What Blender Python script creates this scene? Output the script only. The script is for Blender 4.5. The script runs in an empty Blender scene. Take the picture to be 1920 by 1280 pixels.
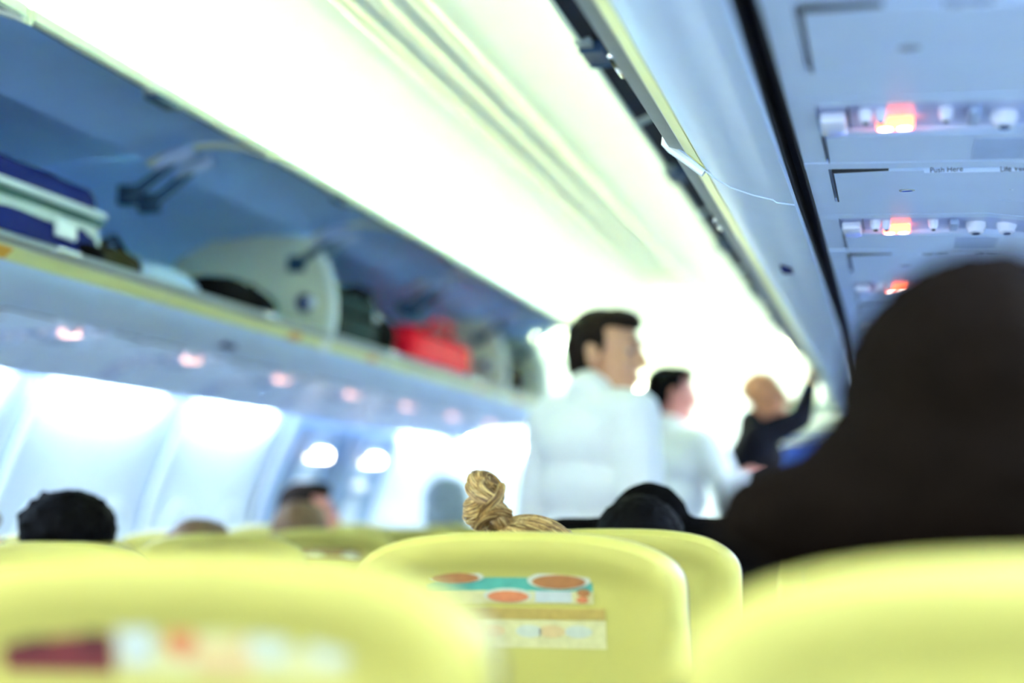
import bpy, bmesh, math, random
import numpy as np
from mathutils import Vector, Matrix, Euler, noise
random.seed(7)
SC = bpy.context.scene
COL = SC.collection
PI = math.pi

# ------------------------------------------------------------------ camera, world, exposure
CX, CZ = 1.09, 1.16
cam_d = bpy.data.cameras.new('camera')
cam = bpy.data.objects.new('camera', cam_d)
COL.objects.link(cam)
cam.location = (CX, 0.0, CZ)
cam.rotation_euler = (math.radians(90 + 6.190929), 0, math.radians(13.821121))
cam_d.sensor_width = 36
cam_d.lens = 2950 / 1920 * 36
cam_d.clip_start = 0.05
cam_d.dof.use_dof = True
cam_d.dof.focus_distance = 2.42
cam_d.dof.aperture_fstop = 1.4
SC.camera = cam

world = bpy.data.worlds.new('world')
SC.world = world
world.use_nodes = True
world.node_tree.nodes['Background'].inputs[0].default_value = (0.72, 0.84, 1.0, 1)
world.node_tree.nodes['Background'].inputs[1].default_value = 2.2  # bluish fill, let in through the cabin's open rear end
vs = SC.view_settings
vs.view_transform = 'Standard'
vs.look = 'None'
vs.gamma = 1
vs.use_curve_mapping = False
vs.exposure = 1.72
SC.cycles.max_bounces = 10
SC.cycles.diffuse_bounces = 6
COVE_POWER = 42.0        # emission strength of the ceiling cove tubes
WASH_POWER = 42.0        # emission strength of the sidewall wash tubes

# ------------------------------------------------------------------ materials
def lin(h):
    h = h.lstrip('#')
    out = []
    for i in (0, 2, 4):
        v = int(h[i:i+2], 16) / 255
        out.append(v / 12.92 if v <= 0.04045 else ((v + 0.055) / 1.055) ** 2.4)
    return (*out, 1)

def mat(name, hexc, rough=0.5, var=0.06, scale=30, bump=0.0, metal=0.0, emit=0.0, spec=0.5, stretch=None):
    m = bpy.data.materials.new(name)
    m.use_nodes = True
    nt = m.node_tree
    b = nt.nodes['Principled BSDF']
    c = lin(hexc)
    b.inputs['Roughness'].default_value = rough
    b.inputs['Metallic'].default_value = metal
    b.inputs['Specular IOR Level'].default_value = spec
    tc = nt.nodes.new('ShaderNodeTexCoord')
    nz = nt.nodes.new('ShaderNodeTexNoise')
    nz.inputs['Scale'].default_value = scale
    nz.inputs['Detail'].default_value = 3
    if stretch:
        mp = nt.nodes.new('ShaderNodeMapping')
        mp.inputs['Scale'].default_value = stretch
        nt.links.new(tc.outputs['Object'], mp.inputs['Vector'])
        nt.links.new(mp.outputs['Vector'], nz.inputs['Vector'])
    else:
        nt.links.new(tc.outputs['Object'], nz.inputs['Vector'])
    rp = nt.nodes.new('ShaderNodeValToRGB')
    rp.color_ramp.elements[0].position = 0.3
    rp.color_ramp.elements[1].position = 0.7
    rp.color_ramp.elements[0].color = tuple(max(0, x * (1 - var)) for x in c[:3]) + (1,)
    rp.color_ramp.elements[1].color = tuple(min(1, x * (1 + var)) for x in c[:3]) + (1,)
    nt.links.new(nz.outputs['Fac'], rp.inputs['Fac'])
    nt.links.new(rp.outputs['Color'], b.inputs['Base Color'])
    if bump:
        bp = nt.nodes.new('ShaderNodeBump')
        bp.inputs['Strength'].default_value = bump
        bp.inputs['Distance'].default_value = 0.002
        nt.links.new(nz.outputs['Fac'], bp.inputs['Height'])
        nt.links.new(bp.outputs['Normal'], b.inputs['Normal'])
    if emit:
        b.inputs['Emission Color'].default_value = c
        b.inputs['Emission Strength'].default_value = emit
    return m

M = {}
M['ceiling'] = mat('ceiling_plastic', '#F0F4DC', 0.55, 0.02, 4)
M['groove'] = mat('ceiling_groove', '#D8DCBC', 0.5, 0.02, 6)
M['psu'] = mat('psu_plastic', '#CEE2FA', 0.42, 0.02, 8)
M['psu_light'] = mat('psu_lens_panel', '#B4C4EA', 0.3, 0.02, 8)
M['bin'] = mat('bin_plastic', '#C4DCF6', 0.42, 0.02, 8)
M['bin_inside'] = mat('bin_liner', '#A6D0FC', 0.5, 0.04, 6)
M['cream'] = mat('cream_plastic', '#E2E6C8', 0.4, 0.03, 8)
M['divider'] = mat('divider_plastic', '#DCDFC0', 0.45, 0.03, 8)
M['white_trim'] = mat('white_trim', '#EAF2EE', 0.35, 0.02, 8)
M['placard'] = mat('placard_strip', '#EEF0A0', 0.4, 0.04, 8)
M['marker'] = mat('row_marker', '#E8A838', 0.45, 0.08, 60)
M['rail'] = mat('latch_rail', '#98A29C', 0.35, 0.05, 20, metal=0.3)
M['black'] = mat('black_seal', '#060606', 0.7, 0.1, 20)
M['shadow_brown'] = mat('painted_edge_shadow', '#3A3026', 0.8, 0.1, 20)  # dark brown for the shade painted under the open door edges
M['dark'] = mat('dark_plastic', '#1C2024', 0.4, 0.1, 20)
M['chrome'] = mat('chrome', '#D8DCE0', 0.12, 0.02, 20, metal=1.0)
M['arm'] = mat('hinge_arm_metal', '#2C4A66', 0.4, 0.1, 20, metal=0.4)
M['arm_light'] = mat('hinge_bracket', '#B8CCE8', 0.4, 0.05, 20)
M['wall'] = mat('sidewall_plastic', '#DCE8F0', 0.5, 0.02, 5)
M['wall_gap'] = mat('sidewall_joint', '#A8C0D8', 0.5, 0.04, 5)
M['exit'] = mat('exit_hatch_plastic', '#7C9AB8', 0.5, 0.04, 8)
M['shade'] = mat('window_shade', '#D2E0E6', 0.5, 0.02, 20)
M['carpet'] = mat('carpet', '#23304F', 0.95, 0.3, 160, bump=0.5)
M['seat_yellow'] = mat('seat_yellow_plastic', '#BCB258', 0.5, 0.03, 14, bump=0.05, spec=0.3)
M['seat_blue'] = mat('seat_leather', '#4A3A1C', 0.6, 0.15, 60, bump=0.2)
M['seat_metal'] = mat('seat_metal', '#7A8084', 0.35, 0.05, 20, metal=0.9)
M['tray'] = mat('tray_latch_plastic', '#C8BC58', 0.5, 0.05, 20)
M['sign'] = mat('sign_lens', '#FF6A48', 0.4, 0.02, 20, emit=2.2)
M['sign_left'] = mat('sign_lens_pale', '#FFD0C4', 0.4, 0.02, 20, emit=0.6)
M['sign_white'] = mat('sign_bulb', '#FFF2E6', 0.4, 0.02, 20, emit=5.0)
M['lens'] = mat('clear_lens', '#E8EEFF', 0.15, 0.02, 20)
M['grille'] = mat('grille', '#A4BAD8', 0.5, 0.05, 30)
M['ink'] = mat('print_ink', '#2E3A52', 0.6, 0.02, 20)
M['tube'] = mat('cove_tube', '#FAFFD2', 0.4, 0.0, 5, emit=COVE_POWER)
M['wash'] = mat('wash_tube', '#D6E6FF', 0.4, 0.0, 5, emit=WASH_POWER)
M['lamp_panel'] = mat('lamp_panel', '#FFFDE8', 0.4, 0.0, 5, emit=2.0)
M['far_fill'] = mat('far_fill', '#FFFFEE', 0.4, 0.0, 5, emit=4.5)  # glow of the added fill panel at the far end
M['exit_lamp'] = mat('exit_lamp', '#FFF6E6', 0.4, 0.0, 5, emit=7.0)
M['skin'] = mat('skin', '#D09A74', 0.5, 0.06, 40, bump=0.05)
M['skin_fair'] = mat('skin_fair', '#DE9468', 0.5, 0.06, 40, bump=0.05)
M['skin_pink'] = mat('skin_ruddy', '#D48A78', 0.5, 0.06, 40, bump=0.05)
M['shirt'] = mat('white_shirt', '#F6F8F6', 0.8, 0.03, 120, bump=0.1)
M['navy'] = mat('navy_trousers', '#0A0D16', 0.85, 0.1, 120, bump=0.1, spec=0.1)
M['greywool'] = mat('charcoal_sweater', '#16171E', 0.9, 0.12, 150, bump=0.2, spec=0.1)
M['blackcloth'] = mat('black_cloth', '#040404', 0.95, 0.1, 150, bump=0.2, spec=0.05)
M['dullcloth'] = mat('grey_cloth', '#4A4F58', 0.9, 0.1, 150, bump=0.2)
M['hair_black'] = mat('black_hair', '#030303', 0.7, 0.3, 90, bump=0.6, stretch=(1, 1, 0.15), spec=0.08)
M['hair_dark'] = mat('dark_brown_hair', '#1C120A', 0.65, 0.3, 90, bump=0.6, stretch=(1, 1, 0.15), spec=0.15)
M['hair_near'] = mat('very_dark_brown_hair', '#0C0602', 0.85, 0.3, 90, bump=0.4, stretch=(1, 1, 0.15), spec=0.05)
M['hair_brown'] = mat('brown_hair', '#6E5230', 0.6, 0.3, 90, bump=0.6, stretch=(1, 1, 0.15))
M['hair_grey'] = mat('grey_hair', '#7D8E96', 0.6, 0.2, 90, bump=0.6, stretch=(1, 1, 0.15))
M['blonde_dark'] = mat('blonde_root', '#745628', 0.5, 0.2, 120, bump=0.5)
M['blonde'] = mat('blonde_hair', '#B89454', 0.38, 0.2, 200)
M['blonde_light'] = mat('blonde_highlight', '#DCC07C', 0.35, 0.15, 200)
M['blonde_brown'] = mat('blonde_lowlight', '#6E5028', 0.42, 0.2, 200)
M['eye'] = mat('eye_white', '#B8B0A8', 0.2, 0.02, 10)
M['iris'] = mat('iris', '#2A1A10', 0.2, 0.02, 10)
for n, h in [('p_maroon', '#6A2420'), ('p_darkred', '#3E0C0C'), ('p_teal', '#4E9C84'), ('p_white', '#B8BEAE'), ('p_orange', '#C87848'),
             ('p_brown', '#A06A38'), ('p_tan', '#B09648'), ('p_pale', '#CCC484'), ('p_rim', '#BEC2A4'), ('p_rust', '#8C4A24'), ('p_peach', '#CDB074')]:
    M[n] = mat(n, h, 0.4, 0.08, 80)
M['bag_navy'] = mat('navy_fabric', '#081660', 0.7, 0.15, 90, bump=0.3, spec=0.15)
M['bag_grey'] = mat('pale_grey_fabric', '#C4D2CC', 0.7, 0.06, 90, bump=0.3)
M['bag_green'] = mat('green_webbing', '#3C6058', 0.7, 0.1, 90, bump=0.3)
M['bag_black'] = mat('black_fabric', '#050506', 0.85, 0.2, 90, bump=0.3, spec=0.08)
M['bag_brown'] = mat('olive_brown_fabric', '#322E12', 0.8, 0.2, 60, bump=0.4, spec=0.15)
M['bag_white'] = mat('white_plastic_bag', '#BCD2EC', 0.4, 0.1, 40, bump=0.4)
M['bag_teal'] = mat('teal_fabric', '#052426', 0.75, 0.2, 70, bump=0.3, spec=0.15)
M['bag_red'] = mat('red_fabric', '#EE0626', 0.6, 0.12, 70, bump=0.3, spec=0.15)
M['curtain'] = mat('blue_curtain', '#2C56B8', 0.7, 0.15, 40)

# ------------------------------------------------------------------ mesh helpers
class MB:
    def __init__(s):
        s.v, s.f, s.mi, s.mats = [], [], [], []
    def midx(s, m):
        if m not in s.mats: s.mats.append(m)
        return s.mats.index(m)
    def add(s, verts, faces, m=None):
        o = len(s.v); k = s.midx(m)
        s.v += [tuple(p) for p in verts]
        for f in faces:
            s.f.append([i + o for i in f]); s.mi.append(k)
        return s
    def bm(s, bm, m=None):
        bm.verts.index_update()
        s.add([v.co[:] for v in bm.verts], [[v.index for v in f.verts] for f in bm.faces], m)
        bm.free(); return s
    def box(s, x0, x1, y0, y1, z0, z1, bev=0.0, m=None, seg=2):
        bm = bmesh.new()
        bmesh.ops.create_cube(bm, size=1)
        for v in bm.verts:
            v.co = Vector(((x0+x1)/2 + v.co.x*(x1-x0), (y0+y1)/2 + v.co.y*(y1-y0), (z0+z1)/2 + v.co.z*(z1-z0)))
        if bev: bmesh.ops.bevel(bm, geom=bm.edges[:], offset=min(bev, 0.49*min(abs(x1-x0), abs(y1-y0), abs(z1-z0))), segments=seg, affect='EDGES', profile=0.5)
        return s.bm(bm, m)
    def tube(s, pts, r, n=8, m=None, caps=True):
        pts = [Vector(p) for p in pts]
        rr = r if isinstance(r, (list, tuple)) else [r]*len(pts)
        V, Fc = [], []
        up = Vector((0, 0, 1))
        for i, p in enumerate(pts):
            t = (pts[min(i+1, len(pts)-1)] - pts[max(i-1, 0)]).normalized()
            a = t.cross(up)
            if a.length < 1e-3: a = t.cross(Vector((1, 0, 0)))
            a.normalize(); b = a.cross(t)
            up = b
            for k in range(n):
                q = 2*PI*k/n
                V.append(p + (a*math.cos(q) + b*math.sin(q))*rr[i])
        for i in range(len(pts)-1):
            for k in range(n):
                Fc.append([i*n+k, i*n+(k+1) % n, (i+1)*n+(k+1) % n, (i+1)*n+k])
        if caps:
            Fc.append(list(range(n))[::-1]); Fc.append([(len(pts)-1)*n+k for k in range(n)])
        return s.add(V, Fc, m)
    def extrude(s, prof, y0, y1, m=None):
        # closed (x, z) polygon swept along y
        n = len(prof)
        V = [(x, y0, z) for x, z in prof] + [(x, y1, z) for x, z in prof]
        Fc = [[i, (i+1) % n, n+(i+1) % n, n+i] for i in range(n)]
        Fc += [list(range(n))[::-1], list(range(n, 2*n))]
        return s.add(V, Fc, m)
    def disc(s, c, rx, rz, th, n=20, m=None, axis='y'):
        # flat elliptical disc, thickness th towards -axis
        V = []
        for d in (0, -th):
            for k in range(n):
                q = 2*PI*k/n
                if axis == 'y': V.append((c[0]+rx*math.cos(q), c[1]+d, c[2]+rz*math.sin(q)))
                elif axis == 'z': V.append((c[0]+rx*math.cos(q), c[1]+rz*math.sin(q), c[2]+d))
                else: V.append((c[0]+d, c[1]+rx*math.cos(q), c[2]+rz*math.sin(q)))
        Fc = [[k, (k+1) % n, n+(k+1) % n, n+k] for k in range(n)] + [list(range(n))[::-1], list(range(n, 2*n))]
        return s.add(V, Fc, m)
    def ball(s, c, r, m=None, sub=2, rot=None):
        r = r if hasattr(r, '__len__') else (r, r, r)
        bm = bmesh.new()
        bmesh.ops.create_icosphere(bm, subdivisions=sub, radius=1)
        for v in bm.verts:
            p = Vector((v.co.x*r[0], v.co.y*r[1], v.co.z*r[2]))
            if rot: p.rotate(rot)
            v.co = p + Vector(c)
        return s.bm(bm, m)
    def limb(s, p0, r0, p1, r1, m=None):
        # rounded cone = hull of two balls
        bm = bmesh.new()
        for p, r in ((p0, r0), (p1, r1)):
            g = bmesh.ops.create_icosphere(bm, subdivisions=2, radius=r)
            bmesh.ops.translate(bm, verts=g['verts'], vec=Vector(p))
        h = bmesh.ops.convex_hull(bm, input=bm.verts[:])
        dead = list({e for e in h['geom_interior'] + h['geom_unused'] if isinstance(e, bmesh.types.BMVert)})
        if dead: bmesh.ops.delete(bm, geom=dead, context='VERTS')
        return s.bm(bm, m)
    def hull(s, pts, m=None):
        bm = bmesh.new()
        for p in pts: bm.verts.new(p)
        h = bmesh.ops.convex_hull(bm, input=bm.verts[:])
        dead = list({e for e in h['geom_interior'] + h['geom_unused'] if isinstance(e, bmesh.types.BMVert)})
        if dead: bmesh.ops.delete(bm, geom=dead, context='VERTS')
        return s.bm(bm, m)
    def mesh(s, name, mats=None, smooth=True, fix=True):
        me = bpy.data.meshes.new(name)
        me.from_pydata(s.v, [], s.f)
        if fix:
            bm = bmesh.new(); bm.from_mesh(me)
            bmesh.ops.recalc_face_normals(bm, faces=bm.faces[:])
            bm.to_mesh(me); bm.free()
        for mm in s.mats: me.materials.append(M[mm] if isinstance(mm, str) else mm)
        me.polygons.foreach_set('material_index', s.mi)
        if smooth:
            me.polygons.foreach_set('use_smooth', [True]*len(me.polygons))
            me.set_sharp_from_angle(angle=math.radians(38))
        me.update()
        return me
    def build(s, name, m=None, parent=None, smooth=True, loc=None):
        if m is not None:
            s.mats = [m]; s.mi = [0]*len(s.f)
        o = bpy.data.objects.new(name, s.mesh(name, smooth=smooth))
        COL.objects.link(o)
        if parent: o.parent = parent
        if loc: o.location = loc
        return o

def tag(o, label=None, cat=None, group=None, kind=None):
    if label: o['label'] = label
    if cat: o['category'] = cat
    if group: o['group'] = group
    if kind: o['kind'] = kind
    return o

def empty(name, loc, rz=0.0):
    o = bpy.data.objects.new(name, None)
    o.empty_display_size = 0.1
    COL.objects.link(o)
    o.location = loc
    o.rotation_euler = (0, 0, rz)
    return o

def copy_tree(o, parent=None):
    c = o.copy(); COL.objects.link(c); c.parent = parent
    for ch in o.children: copy_tree(ch, c)
    return c

def remesh(mb, voxel, smooth=4, name='body', fac=0.5):
    """one continuous skin out of overlapping closed volumes"""
    me = mb.mesh(name, smooth=False)
    o = bpy.data.objects.new('tmp', me); COL.objects.link(o)
    r = o.modifiers.new('r', 'REMESH'); r.mode = 'VOXEL'; r.voxel_size = voxel
    if smooth:
        k = o.modifiers.new('s', 'SMOOTH'); k.iterations = smooth; k.factor = fac
    dg = bpy.context.evaluated_depsgraph_get()
    new = bpy.data.meshes.new_from_object(o.evaluated_get(dg))
    bpy.data.objects.remove(o); bpy.data.meshes.remove(me)
    new.name = name
    new.polygons.foreach_set('use_smooth', [True]*len(new.polygons))
    new.materials.clear()
    return new

def link(name, me, m, parent):
    me.materials.clear(); me.materials.append(M[m])
    o = bpy.data.objects.new(name, me); COL.objects.link(o); o.parent = parent
    return o

def band(prof, th):
    """closed polygon from an open (x, z) polyline thickened to its left by th"""
    P = [Vector((a, b)) for a, b in prof]
    out = []
    for i, p in enumerate(P):
        t = (P[min(i+1, len(P)-1)] - P[max(i-1, 0)]).normalized()
        out.append(p + Vector((-t.y, t.x)) * th)
    return [tuple(p) for p in P] + [tuple(p) for p in out[::-1]]

def mir(prof, s): return [(x*s, z) for x, z in prof]

Y_BACK, Y_END = -4.2, 12.2

# ------------------------------------------------------------------ the shell of the cabin
def sweep_band(prof, th, y0, y1, name, m, parent=None, s=1):
    return MB().extrude(mir(band(prof, th), s), y0, y1).build(name, m, parent)

fl = MB().box(-1.62, 1.62, Y_BACK, Y_END, -0.05, 0.0).build('floor', 'carpet'); tag(fl, kind='structure')
half = [(0.105, 2.285), (0.20, 2.288), (0.34, 2.284), (0.48, 2.272), (0.60, 2.255), (0.72, 2.232), (0.82, 2.205), (0.90, 2.17), (0.955, 2.125)]
full = [(-x, z) for x, z in half[::-1]] + half
STEP_Y = 7.35
ceil = MB().extrude(band(full, 0.02), Y_BACK, Y_END).build('ceiling', 'ceiling')
tag(ceil, kind='structure')
# centre channel: two rounded beads either side of a shallow recessed strip
for x in (-0.085, 0.085):
    pr = [(x + 0.022*math.cos(a), 2.286 + 0.009*math.sin(a)) for a in np.linspace(0, 2*PI, 13)[:-1]]
    MB().extrude(pr, Y_BACK, STEP_Y).build('ceiling_bead', 'groove', ceil)
pr = [(0.012*math.cos(a), 2.284 + 0.006*math.sin(a)) for a in np.linspace(0, 2*PI, 9)[:-1]]
MB().extrude(pr, Y_BACK, STEP_Y).build('ceiling_bead', 'groove', ceil)
MB().box(-0.11, 0.11, STEP_Y, STEP_Y + 0.03, 2.268, 2.295, 0.008).build('ceiling_end_cap', 'groove', ceil)
MB().box(-0.13, 0.13, 8.0, 8.4, 2.272, 2.284, 0.004).build('light_panel', 'lamp_panel', ceil)
MB().box(-0.35, 0.35, 10.6, 11.6, 2.262, 2.276, 0.004).build('far_fill_panel', 'far_fill', ceil)  # added glowing panel, brightens the far end of the cabin

endw = MB().box(-1.75, 1.75, Y_END, Y_END + 0.05, 0, 2.3).build('wall_far', 'white_trim'); tag(endw, kind='structure')
MB().box(-0.34, 0.34, Y_END - 0.03, Y_END, 0.0, 1.98, 0.01).build('galley_door', 'wall', endw)

wall_prof = [(1.535, 1.64), (1.56, 1.56), (1.605, 1.46), (1.665, 1.33), (1.715, 1.20), (1.75, 1.06), (1.765, 0.92), (1.76, 0.75), (1.73, 0.55), (1.67, 0.3), (1.6, 0.0)]
def wall_x(z):
    zs = [p[1] for p in wall_prof[::-1]]; xs = [p[0] for p in wall_prof[::-1]]
    return float(np.interp(z, zs, xs))
PANEL_STARTS_L = [-0.80 + 1.066*k for k in range(-3, 7)] + [8.24, 9.306, 10.372, 11.2]
PANEL_STARTS_R = [-0.80 + 1.066*k for k in range(-3, 12)]
wn = 0
for s, nm, starts in ((-1, 'wall_left', PANEL_STARTS_L), (1, 'wall_right', PANEL_STARTS_R)):
    w = MB().extrude(mir(band([(x + 0.03, z) for x, z in wall_prof], 0.02), s), Y_BACK, Y_END).build(nm, 'wall_gap'); tag(w, kind='structure')
    for y0 in starts:
        y1 = min(y0 + 1.03, Y_END - 0.02)
        if s < 0 and 5.6 < y0 < 6.0: continue
        # panel bows gently inwards between its joints
        mbp = MB(); ny = 9
        V, Fc = [], []
        for j in range(ny):
            t = j/(ny-1); y = y0 + (y1-y0)*t
            edge = min(t, 1-t)
            dx = 0.026 if edge == 0 else (0.006 if edge < 0.15 else 0.0)
            for x, z in wall_prof: V.append((s*(x + dx), y, z))
        nz_ = len(wall_prof)
        for j in range(ny-1):
            for k in range(nz_-1): Fc.append([j*nz_+k, j*nz_+k+1, (j+1)*nz_+k+1, (j+1)*nz_+k])
        mbp.add(V, Fc)
        mbp.build('sidewall_panel', 'wall', w)
        # slim rib along the forward edge of each panel
        rp_ = [Vector((s*(x - 0.004), y1 + 0.004, z)) for x, z in wall_prof]
        MB().tube(rp_, 0.012, 6).build('panel_rib', 'white_trim', w)
        if s > 0 or y0 < 2.5: continue
        # two oval windows in every panel, shades drawn
        for wy in (y0 + 0.27, y0 + 0.78):
            if wy > 11: continue
            wn += 1
            V1, F1, V2 = [], [], []
            n = 24
            ring, ring2, inner = [], [], []
            for k in range(n):
                a = 2*PI*k/n
                ca, sa = math.cos(a), math.sin(a)
                ex = math.copysign(abs(ca)**0.7, ca); ez = math.copysign(abs(sa)**0.7, sa)
                for rr, off, lst in ((1.0, 0.004, ring), (0.96, -0.004, ring2), (0.84, 0.002, inner)):
                    z = 1.02 + 0.185*rr*ez; lst.append((s*(wall_x(z) + off), wy + 0.135*rr*ex, z))
            mbw = MB()
            fr = []
            for a_ in range(2):
                for k in range(n): fr.append([a_*n+k, a_*n+(k+1) % n, (a_+1)*n+(k+1) % n, (a_+1)*n+k])
            mbw.add(ring + ring2 + inner, fr)
            wo = mbw.build('window_%d' % wn, 'white_trim'); tag(wo, kind='structure')
            sh = MB(); sh.add(inner, [list(range(n))]); sh.build('shade', 'shade', wo)

# overwing exit hatches in the left wall
for k, y0 in enumerate((6.67, 7.45)):
    y1 = y0 + 0.74
    pr = [(x - 0.012, z) for x, z in wall_prof if 0.5 < z < 1.62]
    d = MB().extrude(mir(band(pr, 0.03), -1), y0, y1).build('door_%d' % (k + 1), 'exit'); tag(d, kind='structure')
    MB().tube([(-(wall_x(z) - 0.02), y0, z) for z in (0.6, 0.9, 1.1, 1.3, 1.45, 1.56)], 0.014, 6).build('frame', 'wall_gap', d)
    ym = (y0 + y1)/2
    zc = 1.42
    MB().box(-(wall_x(zc) + 0.01), -(wall_x(zc) - 0.055), ym - 0.10, ym + 0.10, zc - 0.005, zc + 0.05, 0.015).build('lamp_housing', 'wall', d)
    MB().box(-(wall_x(zc) + 0.0), -(wall_x(zc) - 0.07), ym - 0.085, ym + 0.085, zc - 0.012, zc + 0.03, 0.012).build('lamp_lens', 'exit_lamp', d)
    ov = MB(); n = 24
    ov.add([(-(wall_x(1.10 + 0.15*math.sin(2*PI*q/n)) - 0.016), ym + 0.12*math.cos(2*PI*q/n), 1.10 + 0.15*math.sin(2*PI*q/n)) for q in range(n)], [list(range(n))])
    ov.build('pane', 'shade', d)
    MB().box(-(wall_x(1.29) + 0.0), -(wall_x(1.29) - 0.03), ym - 0.12, ym + 0.12, 1.27, 1.31, 0.01).build('handle', 'wall', d)

# ------------------------------------------------------------------ lamps that the cabin has: cove tubes over the bins, wash tubes over the sidewalls
def lamp_run(host, s, x, z, segs, m, r=0.013):
    for a, b in segs:
        L = (b-a)/2; ym = (a+b)/2
        t = MB().tube([(s*x, a+0.02, z), (s*x, b-0.02, z)], r, 10).build('lamp_tube', m, host)
        for e in (a, b-0.025):
            MB().tube([(s*x, e, z), (s*x, e+0.025, z)], r*1.15, 10).build('end_cap', 'white_trim', t)
        MB().box(s*x-0.012, s*x+0.012, a, b, z+r*1.1, z+r*1.1+0.012, 0.003).build('batten', 'white_trim', t)
cove_segs = [(y, min(y + 1.15, Y_END - 0.05)) for y in np.arange(-0.35, Y_END - 0.3, 1.19)]
lamp_run(ceil, -1, 0.872, 2.152, cove_segs, 'tube')
lamp_run(ceil, 1, 0.872, 2.152, cove_segs, 'tube')
wl, wr = bpy.data.objects['wall_left'], bpy.data.objects['wall_right']
lamp_run(wl, -1, 1.492, 1.606, [(y + 0.02, y + 0.84) for y in PANEL_STARTS_L if not (5.6 < y < 6.0) and 0 < y < 11], 'wash', 0.011)
lamp_run(wr, 1, 1.492, 1.606, [(y + 0.02, y + 1.0) for y in PANEL_STARTS_R[:14] if y > 0], 'wash', 0.011)

# ------------------------------------------------------------------ passenger service units (one per seat row on each side)
PITCH = 0.762
psu_prof = [(0.966, 1.653), (1.02, 1.651), (1.10, 1.648), (1.20, 1.645), (1.30, 1.641), (1.37, 1.616), (1.43, 1.564)]
def psu_z(x):
    return float(np.interp(x, [p[0] for p in psu_prof], [p[1] for p in psu_prof]))

def text_obj(body, size, loc, parent, m='ink'):
    cu = bpy.data.curves.new('txt', 'FONT'); cu.body = body; cu.size = size; cu.extrude = 0.0003
    o = bpy.data.objects.new('tmp', cu); COL.objects.link(o)
    dg = bpy.context.evaluated_depsgraph_get()
    me = bpy.data.meshes.new_from_object(o.evaluated_get(dg))
    bpy.data.objects.remove(o)
    t = link('lettering', me, m, parent)
    t.location = loc; t.rotation_euler = (PI/2, 0, 0)
    return t

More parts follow.
